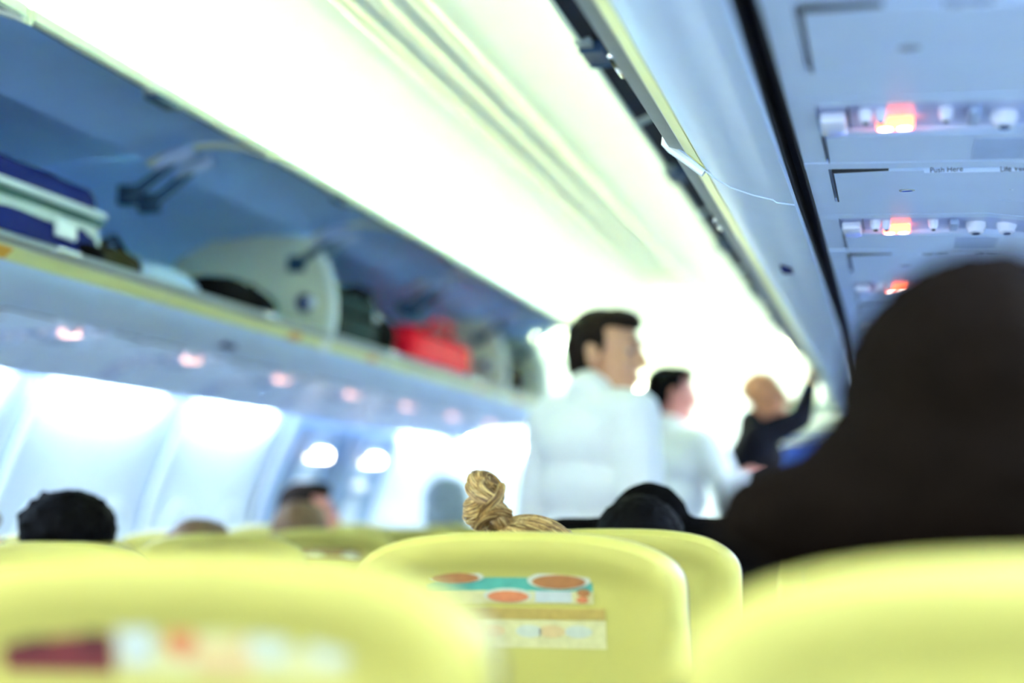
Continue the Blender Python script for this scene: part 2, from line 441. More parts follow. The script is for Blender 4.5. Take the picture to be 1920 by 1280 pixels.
def make_psu(s):
    """local y = 0 at the aft joint of the unit; the panels hang under the carrier"""
    root = empty('service_unit', (0, 0, 0))
    # carrier with upturned inboard edge
    pr = [(0.972, 1.70), (0.972, 1.662)] + [(x, z + 0.006) for x, z in psu_prof[1:]] + [(1.432, 1.60)]
    MB().extrude(mir(band(pr, 0.012), s), 0.0015, PITCH - 0.0015).build('carrier', 'psu', root)
    def slab(x0, x1, y0, y1, drop, name, m, bev=0.004, parent=root, xs=None):
        xs = xs or np.linspace(x0, x1, 6)
        pts = [(x, psu_z(x) + 0.006 - drop) for x in xs]
        o = MB().extrude(mir(band(pts, 0.006 + drop), s), y0, y1).build(name, m, parent)
        return o
    # the aft blank strip and inboard strip
    slab(0.968, 1.42, 0.002, 0.034, 0.005, 'blank_strip', 'psu')
    slab(0.968, 1.000, 0.036, 0.720, 0.005, 'inboard_strip', 'psu')
    # light recess with lens, sign, nozzles
    y0, y1 = 0.040, 0.160
    slab(1.003, 1.41, y0, y1, 0.002, 'light_bay', 'psu_light')
    # forward wall of the recess catches the light
    slab(1.003, 1.41, y1, y1 + 0.006, 0.009, 'bay_lip', 'psu')
    z = psu_z(1.02) 
    MB().box(s*1.004, s*1.036, 0.070, 0.150, z - 0.012, z + 0.003, 0.004).build('call_lens', 'lens', root)
    MB().box(s*1.0385, s*1.0395, 0.055, 0.155, z - 0.002, z + 0.003).build('bay_joint', 'dark', root)
    z = psu_z(1.095)
    sg = MB().box(s*1.072, s*1.118, 0.098, 0.124, z - 0.011, z + 0.003, 0.003).build('warning_sign', 'sign' if s > 0 else 'sign_left', root)
    for x in (1.083, 1.106):
        MB().disc((s*x, 0.111, z - 0.0111), 0.008, 0.008, 0.0006, 14, axis='z').build('symbol', 'sign_white', sg)
    for x, r in ((1.060, 0.010), (1.078, 0.008), (1.155, 0.009)):
        z = psu_z(x)
        nz = MB().tube([(s*x, 0.072, z + 0.004), (s*x, 0.072, z - 0.006), (s*x, 0.070, z - 0.013)], [r, r*0.9, r*0.6], 12).build('air_nozzle', 'lens', root)
        MB().tube([(s*x, 0.070, z - 0.0125), (s*x, 0.070, z - 0.015)], r*0.35, 10).build('nozzle_hub', 'dark', nz)
    for x in (1.225, 1.275, 1.325):
        z = psu_z(x)
        rl = MB().tube([(s*x, 0.10, z + 0.006), (s*x, 0.10, z - 0.004), (s*x, 0.098, z - 0.014)], [0.017, 0.017, 0.012], 16).build('reading_light', 'lens', root)
        MB().tube([(s*x, 0.0975, z - 0.0138), (s*x, 0.097, z - 0.0165)], 0.007, 12).build('bulb_glass', 'chrome', rl)
    MB().box(s*1.182, s*1.196, 0.06, 0.13, psu_z(1.19) - 0.006, psu_z(1.19) + 0.004, 0.003).build('switch_block', 'grille', root)
    # speaker panel
    slab(1.005, 1.41, 0.196, 0.352, 0.006, 'speaker_panel', 'psu')
    MB().box(s*1.0035, s*1.0046, 0.198, 0.350, psu_z(1.0) - 0.002, psu_z(1.0) + 0.006).build('panel_gap', 'dark', root)
    for k in range(11):
        y = 0.222 + 0.011*k
        slab(1.196, 1.30, y, y + 0.006, 0.0085, 'speaker_slot', 'grille')
    # step over the mask door: its printed edge is half hidden by the speaker panel
    slab(0.968, 1.42, 0.356, 0.392, 0.0070, 'step_panel', 'psu')
    slab(1.000, 1.41, 0.393, 0.411, 0.0015, 'print_strip', 'psu')
    slab(1.134, 1.41, 0.411, 0.4145, 0.0105, 'print_tab', 'psu')
    text_obj('Push Here', 0.0108, (s*1.142 if s > 0 else -1.188, 0.4104, psu_z(1.16) - 0.0040), root)
    text_obj('Life Vest Under Your Seat', 0.0108, (s*1.238 if s > 0 else -1.37, 0.4104, psu_z(1.26) - 0.0040), root)
    slab(1.007, 1.41, 0.415, 0.640, 0.006, 'mask_door', 'psu')
    MB().box(s*1.0045, s*1.0068, 0.414, 0.641, psu_z(1.0) - 0.001, psu_z(1.0) + 0.006).build('door_gap', 'dark', root)
    MB().box(s*1.006, s*1.085, 0.4122, 0.4146, psu_z(1.04) - 0.0015, psu_z(1.04) + 0.006).build('door_gap', 'dark', root)
    for x in (1.111, 1.272):
        MB().disc((s*x, 0.556, psu_z(x) + 0.0008), 0.012, 0.0085, 0.0018, 14, axis='z').build('latch_button', 'rail', root)
        MB().disc((s*x, 0.5565, psu_z(x) - 0.0008), 0.0085, 0.005, 0.0008, 14, axis='z').build('latch_button', 'chrome', root)
    slab(0.968, 1.42, 0.645, 0.758, 0.005, 'blank_panel', 'psu')
    return root

P0 = 1.878 - 2*PITCH
ordn = ['first', 'second', 'third', 'fourth', 'fifth', 'sixth', 'seventh', 'eighth', 'ninth', 'tenth', 'eleventh', 'twelfth', 'thirteenth', 'fourteenth']
psuR = make_psu(1); psuL = make_psu(-1)
lr = {2: 'overhead service panel with the big blurred latch, nearest at the top right corner',
      3: 'overhead service panel with the brightest orange sign and legible Push Here print',
      4: 'overhead service panel with second row of lights below the Push Here print',
      5: 'overhead service panel whose small orange sign sits just above the dark head',
      6: 'overhead service panel just behind the edge of the dark head, a small glint showing',
      7: 'overhead service panel far forward over the right seats, hidden by the dark head'}
k = 0
for i in range(1, 13):
    y = P0 + (i-1)*PITCH
    if 1 < i < 8:
        o = psuR if k == 0 else copy_tree(psuR)
        k += 1
        o.location.y = y
        tag(o, lr[i], 'service panel', 'service panels over the right seats')
k = 0
for i in range(1, 13):
    y = P0 + 0.33 + (i+1)*PITCH
    if y > 9: continue
    o = psuL if k == 0 else copy_tree(psuL)
    o.location.y = y
    tag(o, 'service panel under the left bins, %s one ahead along the lit window wall' % ordn[k], 'service panel', 'service panels over the left seats')
    k += 1

# dark seals in the slot between bins and service panels
for s, nm in ((1, 'trim_1'), (-1, 'trim_2')):
    t = MB().extrude(mir([(0.940, 1.654), (0.945, 1.654), (0.945, 1.686), (0.9635, 1.686), (0.9640, 1.652), (0.9675, 1.652), (0.9675, 1.69), (1.0, 1.70), (1.0, 1.71), (0.940, 1.71)], s), Y_BACK, Y_END - 0.1).build(nm, 'black'); tag(t, kind='structure')

# ------------------------------------------------------------------ overhead bins
HINGE = Vector((0.84, 2.09)); DOOR_L = 0.345; BULGE = 0.042
def door_pts(closed, off=0.0, n=10):
    if closed: u, v = Vector((-0.247, -0.969)), Vector((-0.969, 0.247))
    else: u, v = Vector((-1.0, 0.0)), Vector((0.0, 1.0))
    return [HINGE + u*(DOOR_L*t) + v*(BULGE*4*t*(1-t) + off) for t in np.linspace(0, 1, n)]
bottom_curve = [(0.800, 1.708), (0.815, 1.690), (0.840, 1.673), (0.875, 1.659), (0.906, 1.650), (0.912, 1.645), (0.940, 1.640)]

def make_bin(s, length, opened, divider=True, rim=True, arms=True, marker=(), decal=None):
    root = empty('overhead_bin', (0, 0, 0))
    L = length - 0.004
    MB().extrude(mir(band(bottom_curve, 0.010), s), 0, L).build('bottom_panel', 'bin', root)
    inner = [(0.790, 1.742), (0.90, 1.735), (1.30, 1.725), (1.38, 1.78), (1.385, 1.92), (1.32, 2.03), (1.20, 2.085), (1.0, 2.105), (0.845, 2.105)]
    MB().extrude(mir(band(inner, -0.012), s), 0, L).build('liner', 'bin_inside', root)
    # lip: yellow placard face, pale rail above it
    MB().extrude(mir([(0.800, 1.708), (0.766, 1.737), (0.776, 1.746), (0.815, 1.712)], s), 0, L).build('lip', 'cream', root)
    pl = MB().extrude(mir(band([(0.796, 1.7100), (0.770, 1.7325)], -0.0025), s), 0.004, L-0.004).build('placard_strip', 'placard', root)
    for a in marker:
        MB().extrude(mir(band([(0.794, 1.7095), (0.7705, 1.7297)], -0.0034), s), a - 0.045, a + 0.045).build('row_marker', 'marker', pl)
    rl = MB().extrude(mir([(0.766, 1.737), (0.742, 1.744), (0.740, 1.750), (0.746, 1.756), (0.792, 1.750), (0.79, 1.742)], s), 0, L).build('latch_rail', 'rail', root)
    if opened:
        y = L*0.5 if s < 0 else 2.011 - 1.28
        MB().box(s*0.735, s*0.748, y - 0.05, y + 0.05, 1.7445, 1.7535, 0.003).build('striker', 'chrome', rl)
    # door
    inn = door_pts(not opened, 0.0); out = door_pts(not opened, 0.024)
    d = MB().extrude(mir([tuple(p) for p in inn] + [tuple(p) for p in out[::-1]], s), 0.012, L-0.012)
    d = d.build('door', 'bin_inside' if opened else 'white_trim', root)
    if opened:
        # pale edge bead along the free edge, door-end flanges and a latch in the middle
        e = inn[-1]
        MB().extrude(mir([(e.x + 0.004, e.y - 0.004), (e.x - 0.008, e.y), (e.x - 0.008, e.y + 0.022), (e.x + 0.004, e.y + 0.027)], s), 0.012, L - 0.012).build('edge_bead', 'cream', d)
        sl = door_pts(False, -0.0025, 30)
        MB().extrude(mir(band([tuple(q) for q in sl[-5:]], -0.003), s), 0.016, L - 0.016).build('edge_shadow', 'shadow_brown', d)  # dark strip painting the shadow line just inside the free edge
        for y in (0.0, L - 0.016):
            fl_ = door_pts(False, -0.010)
            MB().extrude(mir([tuple(p) for p in fl_] + [tuple(p) for p in out[::-1]], s), y, y + 0.014).build('door_end', 'cream', d)
        MB().box(s*(e.x + 0.035), s*(e.x - 0.002), L*0.5 - 0.055, L*0.5 + 0.055, e.y - 0.014, e.y + 0.002, 0.005).build('latch', 'arm', d)
        for q in (-0.075, 0.075):
            MB().box(s*(e.x + 0.02), s*(e.x - 0.006), L*0.5 + q - 0.012, L*0.5 + q + 0.012, e.y - 0.008, e.y + 0.002, 0.003).build('latch_hook', 'rail', d)
        if arms:
            for y in (0.055, L - 0.055):
                h0 = Vector((0.875, 1.985)); h1 = Vector((0.70, 2.105))
                MB().tube([(s*h0.x, y, h0.y), (s*0.80, y, 2.035), (s*h1.x, y, h1.y)], [0.016, 0.013, 0.011], 8).build('hinge_arm', 'arm', root)
                MB().box(s*0.85, s*0.89, y - 0.010, y + 0.010, 1.975, 2.01, 0.008).build('arm_bracket', 'arm', root)
                MB().tube([(s*0.69, y, 2.10), (s*0.745, y, 2.088), (s*0.79, y, 2.062)], [0.02, 0.024, 0.014], 8).build('arm_cover', 'arm_light', root)
    else:
        m_ = door_pts(True, 0.024)[7]
        MB().box(s*(m_.x - 0.002), s*(m_.x + 0.02), L*0.5 - 0.06, L*0.5 + 0.06, m_.y - 0.018, m_.y + 0.018, 0.006).build('latch', 'rail', d)
    if divider:
        dp = [tuple(p) for p in door_pts(True, -0.004, 14)]
        prof = dp + [(0.775, 1.735), (1.30, 1.72), (1.38, 1.78), (1.385, 1.92), (1.32, 2.03), (1.20, 2.085), (1.0, 2.10)]
        dv = MB().extrude(mir(prof, s), L - 0.026, L - 0.010).build('divider', 'divider', root)
        rimp = [Vector((s*p[0], L - 0.019, p[1])) for p in dp + [(0.79, 1.70)]]
        MB().tube(rimp, 0.0165, 8).build('divider_rim', 'white_trim', dv)
        kx = 0.845
        MB().disc((s*kx, L - 0.026, 1.862), 0.03, 0.03, 0.012, 20).build('catch_plate', 'bag_navy', dv)
        MB().ball((s*(kx - 0.026), L - 0.042, 1.860), 0.019).build('knob_highlight', 'lens', dv)  # pale ball on the catch, its colour stands for a bright highlight
    if rim:
        rp = [(0.739, 1.752)] + [(0.766, 1.735), (0.797, 1.7055)] + bottom_curve[1:]
        MB().extrude(mir(band(rp, -0.0012), s), 0.001, 0.013).build('end_rim', 'bin', root)
        MB().tube([(s*x, 0.009, z) for x, z in [(0.797, 1.700), (0.77, 1.722), (0.744, 1.742), (0.735, 1.752), (0.737, 1.765)]], 0.007, 8).build('rim_nose', 'white_trim', root)
    if decal: MB().box(s*0.862, s*0.885, decal - 0.04, decal + 0.04, 1.6555, 1.668, 0.002).build('decal', 'bag_navy', root)
    return root

lab_open = ['open overhead bin at the upper left edge, door raised, holding the black backpack',
            'open overhead bin holding the navy and white holdall, at the upper left',
            'open overhead bin with olive and black bags ending at the cream divider',
            'open overhead bin just past the cream divider, holding the teal bag',
            'open overhead bin holding the bright red bag',
            'last open overhead bin on the left, dark bags inside, before the closed doors']
BL = [1.41, 2.60, 3.79, 4.98, 6.17, 7.36, 8.20]
for i in range(6):
    y0, L = BL[i], BL[i+1] - BL[i]
    marks = [a - y0 for a in (2.98 - PITCH, 2.98, 2.98 + 0.86, 4.70, 5.46, 6.2, 6.98, 7.74) if y0 + 0.05 < a < y0 + L - 0.05]
    o = make_bin(-1, L, True, divider=i in (0, 2, 4, 5), marker=marks, rim=False, arms=i > 0, decal=0.59 if i == 2 else None)
    o.location.y = y0
    tag(o, lab_open[i], 'overhead bin', 'open bins along the left side')
c0 = None
for i in range(3):
    y0 = 8.20 + 1.19*i
    o = make_bin(-1, 1.19, False, divider=False, arms=False, rim=False) if c0 is None else copy_tree(c0)
    c0 = c0 or o
    o.location.y = y0
    tag(o, ['first closed white overhead bin on the left, beside the head of the nearest standing man',
            'second closed white overhead bin on the left, behind the nearest standing man',
            'third closed white overhead bin on the left, at the far end behind the standing men'][i], 'overhead bin', 'closed bins along the left side')
c0 = None
labR = ['open right overhead bin passing over the camera, nearest of its row', 'right overhead bin beginning at the pale S-shaped joint, brown underside of raised door behind',
        'right overhead bin after the one with the S-shaped joint', 'right overhead bin beyond the middle of the row, underside greying',
        'right overhead bin second from the raised hand', 'right overhead bin that the bald man reaches up to', 'right overhead bin beyond the raised hand']
for i in range(7):
    y0 = 1.28 + 1.19*i
    if i == 1: o = make_bin(1, 1.19, True, divider=False, arms=False, rim=True, decal=0.794)
    else:
        o = make_bin(1, 1.19, True, divider=False, arms=False, rim=False) if c0 is None else copy_tree(c0)
        c0 = c0 or o
    o.location.y = y0
    tag(o, labR[i], 'overhead bin', 'open bins along the right side')
o = copy_tree(c0); o.location.y = 0.09
tag(o, 'open right overhead bin nearest the camera, above the top edge of the frame', 'overhead bin', 'open bins along the right side')

# ------------------------------------------------------------------ partition ahead on the right
pt = MB().box(0.40, 1.60, 9.75, 9.80, 0, 1.60, 0.01).build('galley_partition', 'curtain')
tag(pt, 'blue partition ahead of the right seats with a cream header, under the raised arm', 'partition')
MB().box(0.27, 1.0, 9.66, 9.80, 1.60, 1.70, 0.02).build('header', 'cream', pt)
MB().box(0.32, 1.0, 9.68, 9.80, 1.72, 1.86, 0.03).build('header_panel', 'cream', pt)
MB().box(0.40, 0.75, 9.70, 9.76, 1.535, 1.575, 0.015).build('grab_rail', 'chrome', pt)

# ------------------------------------------------------------------ seats
def outline(inset, n=40, w=0.222, c=0.085, zb=-0.47):
    w2 = w - inset; c2 = max(0.03, c - inset*0.5); p = 2.8
    pts = [(-w2, zb + inset)]
    for z in np.linspace(zb*0.8, -inset - c2, 4)[:-1]: pts.append((-w2, z))
    for a in np.linspace(0, PI, n):
        ca, sa = math.cos(PI - a), math.sin(a)
        x = w2*math.copysign(abs(ca)**(2/p), ca); z = -inset - c2 + c2*abs(sa)**(2/p)
        pts.append((x, z))
    for z in np.linspace(-inset - c2, zb*0.8, 4)[1:]: pts.append((w2, z))
    pts.append((w2, zb + inset))
    return pts

def loft(rings, name, m, parent, tilt=0.2, ztop=1.133, fill=(True, True)):
    V, Fc = [], []
    n = None
    for inset, y in rings:
        o = outline(inset); n = len(o)
        V += [(x, y - z*tilt, ztop + z) for x, z in o]
    for r in range(len(rings)-1):
        for k in range(n): Fc.append([r*n+k, r*n+(k+1) % n, (r+1)*n+(k+1) % n, (r+1)*n+k])
    if fill[0]: Fc.append(list(range(n)))
    if fill[1]: Fc.append([(len(rings)-1)*n+k for k in range(n)])
    return MB().add(V, Fc).build(name, m, parent)

ZT = 1.133; TILT = 0.2
def back_y(z, depth=0.0135): return depth - (z)*TILT      # z relative to the seat top

def print_card(seat, kind, ztop=ZT):
    """flat printed cards stuck in the recess of the seat back; z below the seat top"""
    def rect(x0, x1, z0, z1, lay, name, m, parent):
        y0 = 0.0135 - 0.0008*lay
        V = []
        for (x, z) in ((x0, z0), (x1, z0), (x1, z1), (x0, z1)): V.append((x, y0 - z*TILT, ztop + z))
        for (x, z) in ((x0, z0), (x1, z0), (x1, z1), (x0, z1)): V.append((x, y0 + 0.001 - z*TILT, ztop + z))
        return MB().add(V, [[0, 1, 2, 3], [7, 6, 5, 4], [0, 4, 5, 1], [1, 5, 6, 2], [2, 6, 7, 3], [3, 7, 4, 0]]).build(name, m, parent)
    def oval(x, z, rx, rz, lay, name, m, parent, a0=0, a1=2*PI):
        y0 = 0.0135 - 0.0008*lay; n = 22
        V = []
        for k in range(n):
            a = a0 + (a1-a0)*k/(n-1)
            V.append((x + rx*math.cos(a), y0 - (z + rz*math.sin(a))*TILT, ztop + z + rz*math.sin(a)))
        return MB().add(V, [list(range(n))]).build(name, m, parent)
    if kind == 'bowls':
        c = rect(-0.115, 0.106, -0.092, -0.050, 1, 'meal_card', 'p_teal', seat)
        rect(-0.115, 0.106, -0.092, -0.076, 2, 'card_base', 'p_pale', c)
        for x, z, rx, rz, mm in ((-0.075, -0.0585, 0.038, 0.0085, 'p_brown'), (-0.006, -0.082, 0.033, 0.0095, 'p_orange'), (0.062, -0.0625, 0.042, 0.0115, 'p_brown')):
            oval(x, z, rx, rz, 3, 'bowl', 'p_rim', c)
            oval(x, z - 0.0015, rx*0.84, rz*0.78, 4, 'food', mm, c)
        rect(0.030, 0.078, -0.090, -0.076, 3, 'price_label', 'p_white', c)
        oval(0.094, -0.078, 0.009, 0.005, 4, 'garnish', 'p_brown', c)
        oval(0.092, -0.087, 0.008, 0.004, 4, 'garnish', 'p_orange', c)
        d = rect(-0.100, 0.121, -0.150, -0.098, 1, 'offer_card', 'p_pale', seat)
        rect(-0.100, 0.121, -0.113, -0.098, 2, 'card_header', 'p_tan', d)
        for x, mm in ((0.02, 'p_rim'), (0.05, 'p_peach'), (0.085, 'p_rim'), (-0.03, 'p_peach')):
            oval(x, -0.128, 0.018, 0.008, 2, 'food', mm, d)
    elif kind == 'drinks':
        c = rect(-0.130, 0.128, -0.084, -0.032, 1, 'drinks_card', 'p_pale', seat)
        rect(-0.130, -0.043, -0.084, -0.032, 2, 'dark_panel', 'p_maroon', c)
        rect(-0.130, -0.095, -0.068, -0.056, 3, 'dark_patch', 'p_darkred', c)
        rect(-0.066, -0.050, -0.066, -0.054, 3, 'dark_patch', 'p_darkred', c)
        V = [(-0.043, -0.040), (-0.008, -0.040), (-0.016, -0.076), (-0.035, -0.076)]
        cup = MB().add([(x, 0.0135 - 0.0032 - z*TILT, ztop + z) for x, z in V], [[0, 1, 2, 3]]).build('cup', 'p_white', c)
        oval(0.004, -0.041, 0.014, 0.007, 3, 'coffee', 'p_rust', c)
        oval(0.008, -0.060, 0.011, 0.012, 3, 'muffin', 'p_orange', c)
        oval(0.036, -0.052, 0.016, 0.011, 3, 'roll', 'p_pale', c)
        rect(-0.006, 0.018, -0.048, -0.033, 2, 'dark_header', 'p_maroon', c)
        rect(0.018, 0.060, -0.084, -0.040, 2, 'wrapper', 'p_peach', c)
        for x in (0.066, 0.110):
            oval(x, -0.042, 0.021, 0.011, 2, 'brown_top', 'p_rust', c)
            oval(x + 0.006, -0.062, 0.016, 0.012, 3, 'white_cup', 'p_rim', c)
    else:
        c = rect(-0.110, 0.118, -0.105, -0.060, 1, 'menu_card', 'p_maroon', seat)
        oval(0.085, -0.085, 0.026, 0.015, 2, 'plate', 'p_white', c)
        oval(-0.03, -0.085, 0.03, 0.014, 2, 'plate', 'p_rim', c)

def make_seat():
    root = empty('airline_seat', (0, 0, 0))
    # yellow back shell: rounded rim, shallow recess in the middle
    sh = loft([(0.006, 0.062), (0.0, 0.052), (0.0, 0.022), (0.003, 0.010), (0.010, 0.002), (0.020, 0.0), (0.032, 0.001), (0.043, 0.006), (0.056, 0.0125), (0.07, 0.0135)], 'back_shell', 'seat_yellow', root, fill=(False, True))
    loft([(0.001, 0.058), (0.0, 0.066), (0.004, 0.082), (0.03, 0.092), (0.08, 0.095)], 'backrest_cushion', 'seat_blue', root, fill=(True, True))
    # lower shell and literature pocket
    MB().hull([(x, y, z) for x in (-0.2, 0.2) for y, z in ((0.125, 0.675), (0.19, 0.675), (0.215, 0.40), (0.28, 0.42))]).build('lower_shell', 'seat_yellow', root)
    MB().box(-0.205, 0.205, 0.20, 0.53, 0.32, 0.405, 0.03).build('seat_cushion', 'seat_blue', root)
    for x in (-0.215, 0.215):
        MB().box(x*1.04 - 0.007, x*1.04 + 0.007, 0.14, 0.55, 0.585, 0.61, 0.008).build('armrest', 'seat_metal', root)
    for y in (0.26, 0.48):
        for x in (-0.185, 0.185):
            MB().tube([(x, y, 0.0), (x, y, 0.38)], 0.016, 8).build('leg', 'seat_metal', root)
    return root

seat0 = make_seat()
sx = {'D': 0.598, 'E': 1.115, 'C': -0.595, 'B': -1.06, 'A': -1.50}
seat_used = [False]
def place_seat(x, y, ztop, label, card=None, group='yellow-backed seats', rz=0.0, lean=0.0):
    o = copy_tree(seat0) if seat_used[0] else seat0
    seat_used[0] = True
    o.location = (x, y, 0)
    o.rotation_euler = (0, 0, rz)
    # a reclined seat: only the back leans, which also lowers its top
    dz = ztop - ZT
    for ch in o.children:
        if ch.name.split('.')[0] in ('back_shell', 'backrest_cushion'):
            ch.location.z = dz
    tag(o, label, 'seat', group)
    if card: print_card(o, card, ztop)
    return o

# seats hold copies: the first (seat0) must be placed before cards are added to it
seats = [
 (sx['D']-0.005, 2.737, 1.131, 'yellow-backed seat with a maroon menu card at its edge, right of the blonde bun', 'menu'),
 (0.600, 0.985, 1.132, 'large blurred yellow seat at the lower left with a drinks card', 'drinks'),
 (sx['D'], 1.975, 1.135, 'yellow-backed seat in the centre with the teal bowls card, below the blonde bun', 'bowls'),
 (1.185, 0.86, 1.136, 'very blurred yellow seat at the lower right, in front of the dark head', None),
 (-0.64, 2.95, 1.099, 'yellow-backed seat at the left edge, in front of the black-haired head', 'menu'),
 (-0.600, 3.71, 1.106, 'yellow-backed seat with brown hair barely showing over its top', None),
 (-0.600, 4.47, 1.110, 'yellow-backed seat in front of the brown-haired head beside the dark-haired profile', 'menu'),
 (-0.600, 5.23, 1.108, 'yellow-backed seat two behind the grey head on the left aisle', 'menu'),
 (-0.600, 5.99, 1.110, 'yellow-backed seat in front of the grey head', None),
 (sx['D'], 3.58, 1.139, 'yellow-backed seat hidden behind the dark-shouldered passenger with bent head', None),
 (sx['D']+0.02, 4.19, 1.143, 'distant yellow seat showing a tan sliver beside the dark shoulders', None),
 (-1.11, 2.95, 1.09, 'window-side yellow seat beyond the one before the black-haired head', None),
 (-1.07, 3.71, 1.105, 'middle yellow seat behind the seat with brown hair over its top', None),
 (-1.07, 4.47, 1.105, 'middle yellow seat in front of the dark-haired profile', None),
 (-1.07, 5.23, 1.115, 'middle yellow seat past the dark-haired profile', None),
 (-1.07, 5.99, 1.115, 'middle yellow seat in the row of the grey head', None),
 (-0.600, 6.75, 1.105, 'yellow-backed seat beyond the grey head, behind the nearest standing man', None),
]
for x, y, zt, lab, card in seats:
    place_seat(x, y, zt, lab, None)
allseats = [o for o in COL.objects if o.name.startswith('airline_seat')]
for o, sdef in zip(sorted(allseats, key=lambda q: [i for i, t in enumerate(seats) if abs(t[0]-q.location.x) < 1e-5 and abs(t[1]-q.location.y) < 1e-5][0]), seats):
    if sdef[4]: print_card(o, sdef[4], sdef[2])

# ------------------------------------------------------------------ people
def head_volumes(mb, C, R, k=1.0, bald=False):
    """head about its centre C with rotation R (face along local +y)"""
    def P(x, y, z):
        v = Vector((x, y, z))*k; v.rotate(R); return C + v
    def E(c, r):
        bm = bmesh.new(); bmesh.ops.create_icosphere(bm, subdivisions=3, radius=1)
        for v in bm.verts: v.co = P(c[0] + v.co.x*r[0], c[1] + v.co.y*r[1], c[2] + v.co.z*r[2])
        mb.bm(bm)
    E((0, -0.014, 0.034), (0.074, 0.096, 0.083))
    E((0, 0.036, -0.022), (0.060, 0.058, 0.088))
    E((0, 0.040, -0.078), (0.046, 0.044, 0.034))
    E((0, 0.074, -0.098), (0.018, 0.014, 0.014))
    E((0, 0.084, 0.030), (0.046, 0.014, 0.012))
    E((0, 0.088, -0.060), (0.023, 0.012, 0.006)); E((0, 0.087, -0.070), (0.021, 0.012, 0.007))
    for s in (-1, 1):
        E((s*0.042, 0.066, -0.022), (0.020, 0.020, 0.018))
        E((s*0.0765, -0.006, -0.012), (0.011, 0.020, 0.033)); E((s*0.082, -0.016, 0.002), (0.007, 0.014, 0.020))
        E((s*0.011, 0.100, -0.030), (0.009, 0.010, 0.007))
    for t in np.linspace(0, 1, 6):
        r = 0.008 + 0.007*t
        E((0, 0.088 + 0.022*t, 0.018 - 0.044*t), (r, r + 0.002, r))
    return P

def hand_volumes(mb, W, D, side, grip=0.5):
    """palm plus five separate fingers; W wrist, D direction of the hand, side = palm sideways axis"""
    D = D.normalized(); S = (side - D*side.dot(D)).normalized(); N = D.cross(S)
    mb.limb(W, 0.026, W + D*0.04, 0.026)
    for i, o in enumerate((-0.026, -0.009, 0.009, 0.026)):
        mb.limb(W + D*0.02 + S*o*0.7, 0.014, W + D*0.085 + S*o, 0.012)
        ln = (0.07, 0.078, 0.074, 0.058)[i]
        a = W + D*0.085 + S*o
        b = a + (D*math.cos(grip*0.8) - N*math.sin(grip*0.8))*ln*0.45
        c = b + (D*math.cos(grip*1.8) - N*math.sin(grip*1.8))*ln*0.32
        d = c + (D*math.cos(grip*2.6) - N*math.sin(grip*2.6))*ln*0.23
        mb.limb(a, 0.0095, b, 0.009); mb.limb(b, 0.009, c, 0.0082); mb.limb(c, 0.0082, d, 0.0072)
    a = W + D*0.025 - S*0.026
    b = a + (D*0.6 - S*0.75 - N*0.3).normalized()*0.045
    c = b + (D*0.9 - S*0.25 - N*0.35).normalized()*0.032
    mb.limb(a, 0.014, b, 0.0105); mb.limb(b, 0.0105, c, 0.0085)

